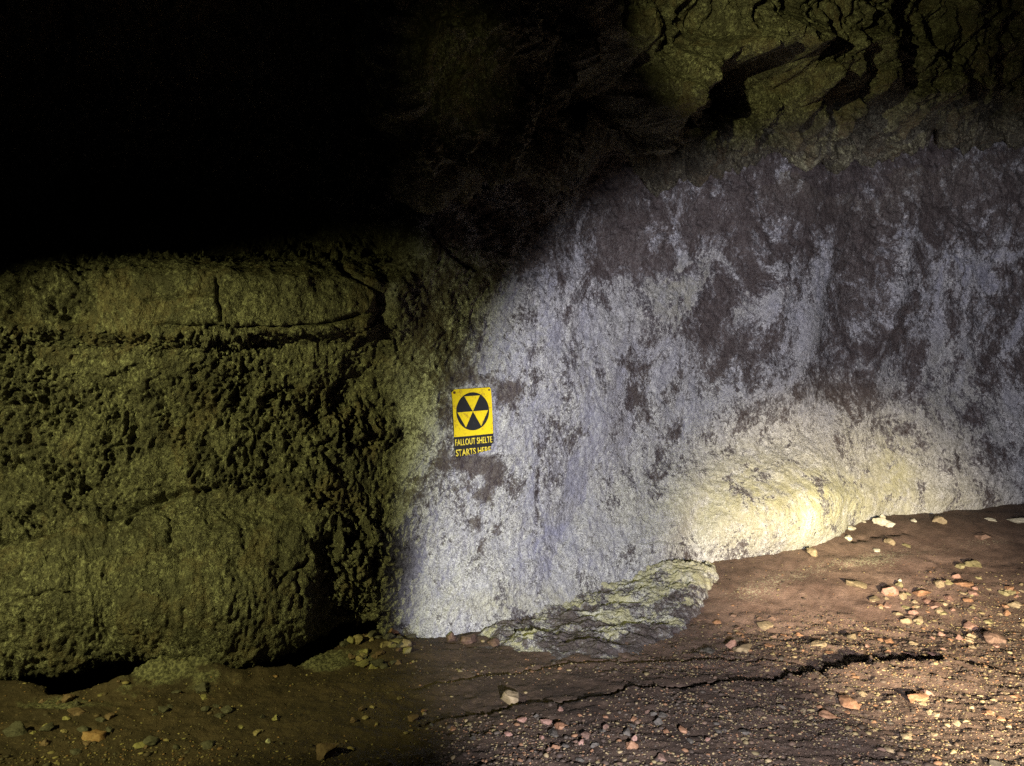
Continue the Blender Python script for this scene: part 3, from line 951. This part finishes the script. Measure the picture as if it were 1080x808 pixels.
# ------------------------------------------------------------------ gravel (uncountable): one mesh
def gravel():
    n_try = 150000
    pu = rng.uniform(-120, 1220, n_try)
    Yv = rng.uniform(2.3, 5.6, n_try) ** 1.0
    x = (pu - 540) / F * Yv
    y = Yv
    pv = 404 + F * (H - zbase(x, y)) / y
    Q = np.stack([x, y, 0 * x], -1)
    dens = 0.10 + 0.90 * sstep(560, 800, pu) * sstep(640, 672, pv + 12 * noise(Q, 3, 3)) 
    dens = np.maximum(dens, 0.75 * sstep(400, 520, pu) * sstep(748, 768, pv))
    dens = np.maximum(dens, 0.75 * blob(640, 705, 200, 8, pu, pv, -3))
    dens = np.maximum(dens, 0.95 * sstep(930, 1000, pu) * sstep(596, 622, pv))
    dens = np.maximum(dens, 0.35 * sstep(765, 790, pv))
    dens = dens * (1 - 0.96 * (1 - sstep(560, 615, pv + 10 * noise(Q, 4, 9)))) * (1 - 0.8 * blob(700, 722, 170, 8, pu, pv, -4))
    dens = dens * (0.45 + 0.8 * sstep(-0.2, 0.3, fbm(Q, (2.5, 4, 1), 3, 0.6, 301)))
    keep = (rng.random(n_try) < dens) & (pv > 560)
    d, s, f = polydist(CR_W, x, y)
    keep &= d > 0.022
    keep &= ~inside(SH, x, y)
    x, y, pu, pv = x[keep], y[keep], pu[keep], pv[keep]
    n = len(x)
    z = zfloor(x, y)
    size = 0.0022 + 0.0045 * rng.random(n) ** 2 + 0.010 * (rng.random(n) < 0.05) * rng.random(n)
    bm = bmesh.new()
    bmesh.ops.create_icosphere(bm, subdivisions=1, radius=1)
    bv = np.array([v.co[:] for v in bm.verts])
    bf = np.array([[v.index for v in f.verts] for f in bm.faces])
    bm.free()
    k = len(bv)
    V = bv[None] * (1 + 0.32 * rng.uniform(-1, 1, (n, k, 1)))
    V = V * np.stack([1 + 0.5 * rng.random(n), 0.8 + 0.3 * rng.random(n), 0.45 + 0.35 * rng.random(n)], -1)[:, None, :]
    a = rng.uniform(0, 6.283, n)
    ca, sa = np.cos(a)[:, None], np.sin(a)[:, None]
    V = np.stack([V[..., 0] * ca - V[..., 1] * sa, V[..., 0] * sa + V[..., 1] * ca, V[..., 2]], -1)
    V = V * size[:, None, None] + np.stack([x, y, z - size * 0.05], -1)[:, None, :]
    Fc = bf[None] + (np.arange(n) * k)[:, None, None]
    me = bpy.data.meshes.new('gravel')
    me.vertices.add(n * k)
    me.vertices.foreach_set('co', V.reshape(-1).astype(np.float32))
    me.loops.add(Fc.size)
    me.loops.foreach_set('vertex_index', Fc.reshape(-1).astype(np.int32))
    me.polygons.add(Fc.size // 3)
    me.polygons.foreach_set('loop_start', np.arange(0, Fc.size, 3, dtype=np.int32))
    me.polygons.foreach_set('loop_total', np.full(Fc.size // 3, 3, dtype=np.int32))
    me.update(calc_edges=True)
    PAL = np.array([(0.26, 0.14, 0.07), (0.30, 0.23, 0.12), (0.10, 0.08, 0.06), (0.08, 0.055, 0.04), (0.24, 0.19, 0.09), (0.13, 0.085, 0.055), (0.085, 0.06, 0.042), (0.07, 0.05, 0.035)])
    ci = rng.integers(0, len(PAL), n)
    c = PAL[ci] * rng.uniform(0.55, 1.0, (n, 1))
    c4 = np.concatenate([np.repeat(c, k, axis=0), np.ones((n * k, 1))], 1)
    at = me.color_attributes.new('tint', 'FLOAT_COLOR', 'POINT')
    at.data.foreach_set('color', c4.reshape(-1).astype(np.float32))
    N = NT('gravel')
    nz = N.noise(N.geo(), 200, 2)
    m = N.done(N.attr('tint').outputs['Color'], 0.75, N.bump(nz, 0.4, 0.002), 0.4)
    me.materials.append(m)
    o = bpy.data.objects.new('gravel', me)
    COL.objects.link(o)
    o['kind'] = 'stuff'
    o['label'] = 'loose fine gravel of mixed orange, tan and dark grains over the cave floor'
    o['category'] = 'gravel'
    print('gravel grains', n)


gravel()

# ------------------------------------------------------------------ fallout shelter plate
def plate():
    # best plane of the wall behind it
    pts = np.array([wall_at(px, py)[0] for px in range(474, 526, 4) for py in range(408, 484, 5)])
    c = np.array(PX(499, 443, pts[:, 1].min() - 0.012))
    A = np.c_[pts[:, 0], pts[:, 2], np.ones(len(pts))]
    sol = np.linalg.lstsq(A, pts[:, 1], rcond=None)[0]
    slope = float(np.clip(sol[0], -0.25, 0.5))
    lean = float(np.clip(sol[1], -0.2, 0.2))
    off = (pts[:, 1] - (sol[0] * pts[:, 0] + sol[1] * pts[:, 2])).min()
    root = bpy.data.objects.new('shelter_sign', None)
    COL.objects.link(root)
    root['label'] = 'worn yellow and black fallout shelter plate fixed to the pale stained cave wall'
    root['category'] = 'sign'
    Yc = slope * c[0] + lean * c[2] + (pts[:, 1] - (slope * pts[:, 0] + lean * pts[:, 2])).min() - 0.009
    c = np.array(PX(499, 443, Yc))
    xa = Vector((1, slope, 0)).normalized()
    za = Vector((0, lean, 1))
    za = (za - xa * za.dot(xa)).normalized()
    na = xa.cross(za) * -1      # towards the wall
    rot = Matrix((xa, za, xa.cross(za))).transposed()     # local x right, y up, z to the viewer
    rot = rot @ Matrix.Rotation(math.radians(3.2), 3, 'Z')
    root.matrix_world = Matrix.Translation(Vector(c)) @ rot.to_4x4()
    bpy.context.view_layer.update()
    s = c[1] / F           # metres per photo pixel here

    def mat(name, col, wear, wear_col=(0.20, 0.09, 0.035), thr=(0.60, 0.70), rough=0.38):
        N = NT(name)
        tc = N.n('ShaderNodeTexCoord').outputs['Object']
        n1 = N.noise(tc, 22, 6, 0.7)
        n2 = N.noise(tc, 120, 4, 0.7)
        k = N.math('ADD', N.math('MULTIPLY', n1, 0.6), N.math('MULTIPLY', n2, 0.4))
        f = N.math('MULTIPLY', N.ramp(k, thr[0], thr[1]), wear)
        cc = N.mix(f, col, wear_col)
        cc = N.mix(N.ramp(n2, 0.3, 0.8, 0, 0.3), cc, tuple(x * 0.6 for x in col))
        return N.done(cc, rough, N.bump(n2, 0.2, 0.001), 0.5)

    yel = mat('sign_yellow', (0.90, 0.68, 0.012), 0.8, (0.36, 0.17, 0.03), thr=(0.51, 0.62))
    blk = mat('sign_black', (0.018, 0.018, 0.020), 0.8, (0.15, 0.14, 0.14), thr=(0.58, 0.70))
    let = mat('sign_lettering', (0.86, 0.68, 0.06), 0.9, (0.05, 0.035, 0.025), thr=(0.74, 0.80))

    def poly(name, pts, z0, z1, m, parent=root):
        bm = bmesh.new()
        lo = [bm.verts.new((p[0] * s, p[1] * s, z0)) for p in pts]
        hi = [bm.verts.new((p[0] * s, p[1] * s, z1)) for p in pts]
        n = len(pts)
        for k in range(n):
            bm.faces.new((lo[k], lo[(k + 1) % n], hi[(k + 1) % n], hi[k]))
        bm.faces.new(hi)
        bm.faces.new(lo[::-1])
        bmesh.ops.recalc_face_normals(bm, faces=bm.faces)
        bmesh.ops.triangulate(bm, faces=[f for f in bm.faces if len(f.verts) > 4])
        me = bpy.data.meshes.new(name)
        bm.to_mesh(me)
        bm.free()
        me.materials.append(m)
        o = bpy.data.objects.new(name, me)
        COL.objects.link(o)
        o.parent = parent
        return o

    r = random.Random(4)

    def ragged(pts, n=6, amp=0.5):
        out = []
        for k in range(len(pts)):
            a, b = pts[k], pts[(k + 1) % len(pts)]
            for j in range(n):
                t = j / n
                out.append((a[0] * (1 - t) + b[0] * t + r.uniform(-amp, amp), a[1] * (1 - t) + b[1] * t + r.uniform(-amp, amp)))
        return out
    hw = 22.3
    # black back plate with a worn, broken lower edge
    back = poly('back_plate', ragged([(-22.6, 32.8), (22.4, 32.8), (22.8, -18), (22.5, -26), (20, -28), (18, -33), (7, -35), (0, -35.8), (-10, -37), (-21, -38), (-22.6, -30)], 5, 0.35), -0.006, 0.0, blk)
    back['label'] = 'black lower strip with a worn ragged bottom edge'
    yp = poly('yellow_field', ragged([(-19.8, 33.3), (20.6, 33.3), (22.4, 31.5), (22.5, -16.4), (-22.4, -16.4), (-22.6, 30.5)], 6, 0.25), -0.001, 0.0016, yel)
    cy = 9.2
    R = 18.9
    poly('black_disc', [(R * math.cos(a * math.pi / 32), cy + (R + 1.2) * math.sin(a * math.pi / 32)) for a in range(64)], 0.0, 0.0022, blk)
    for a0 in (60, 180, 300):
        q = 0.93 * R
        tri = [(0, cy)]
        for a in (a0, a0 + 60):
            tri.append((q * math.cos(math.radians(a)), cy + (q + 1.2) * math.sin(math.radians(a))))
        # shrink very slightly so that the points almost meet
        poly('yellow_triangle', tri, 0.0, 0.0029, yel)
    # screws / rust spots in the corners
    for (qx, qy, rr) in ((-20.0, 30.2, 1.5), (19.9, 30.6, 1.1)):
        poly('rust_screw', [(qx + rr * math.cos(a * .785), qy + rr * math.sin(a * .785)) for a in range(8)], 0.001, 0.0040, mat('rust', (0.10, 0.035, 0.015), 0.7, (0.02, 0.015, 0.012), rough=0.8))

    def text(body, x0, x1, yb, hgt, crop=None):
        cu_ = bpy.data.curves.new('lettering', 'FONT')
        cu_.body = body
        cu_.size = 1.0
        cu_.offset = 0.018
        cu_.extrude = 0.0
        tmp = bpy.data.objects.new('lettering_source', cu_)
        COL.objects.link(tmp)
        bpy.context.view_layer.update()
        dg = bpy.context.evaluated_depsgraph_get()
        me = bpy.data.meshes.new_from_object(tmp.evaluated_get(dg))
        bpy.data.objects.remove(tmp)
        bpy.data.curves.remove(cu_)
        co = np.array([v.co[:] for v in me.vertices])
        mn, mx = co.min(0), co.max(0)
        co[:, 0] = (x0 + (co[:, 0] - mn[0]) / (mx[0] - mn[0]) * (x1 - x0)) * s
        co[:, 1] = (yb + (co[:, 1] - mn[1]) / (mx[1] - mn[1]) * hgt) * s
        co[:, 2] = 0.0021
        bm = bmesh.new()
        bm.from_mesh(me)
        for v, q in zip(bm.verts, co):
            v.co = q
        if crop:
            for (p, nrm) in crop:
                bmesh.ops.bisect_plane(bm, geom=bm.verts[:] + bm.edges[:] + bm.faces[:], plane_co=(p[0] * s, p[1] * s, 0), plane_no=(*nrm, 0), clear_outer=True)
        ex = bmesh.ops.extrude_face_region(bm, geom=bm.faces[:])
        for v in [g for g in ex['geom'] if isinstance(g, bmesh.types.BMVert)]:
            v.co.z = 0.0002
        bmesh.ops.recalc_face_normals(bm, faces=bm.faces)
        bm.to_mesh(me)
        bm.free()
        me.name = 'lettering'
        me.materials.clear()
        me.materials.append(let)
        o = bpy.data.objects.new('lettering', me)
        COL.objects.link(o)
        o.parent = root
        return o
    text('FALLOUT SHELTER', -21.6, 24.6, -25.6, 6.9, crop=[((21.4, 0), (1, 0))])['label'] = 'yellow line FALLOUT SHELTE with its last letter worn away'
    text('STARTS HERE', -21.4, 19.0, -36.6, 7.2, crop=[((0, -35.6), (0.10, -1))])['label'] = 'yellow line STARTS HERE fading at its lower edge'


plate()
print('done', len(S.objects))
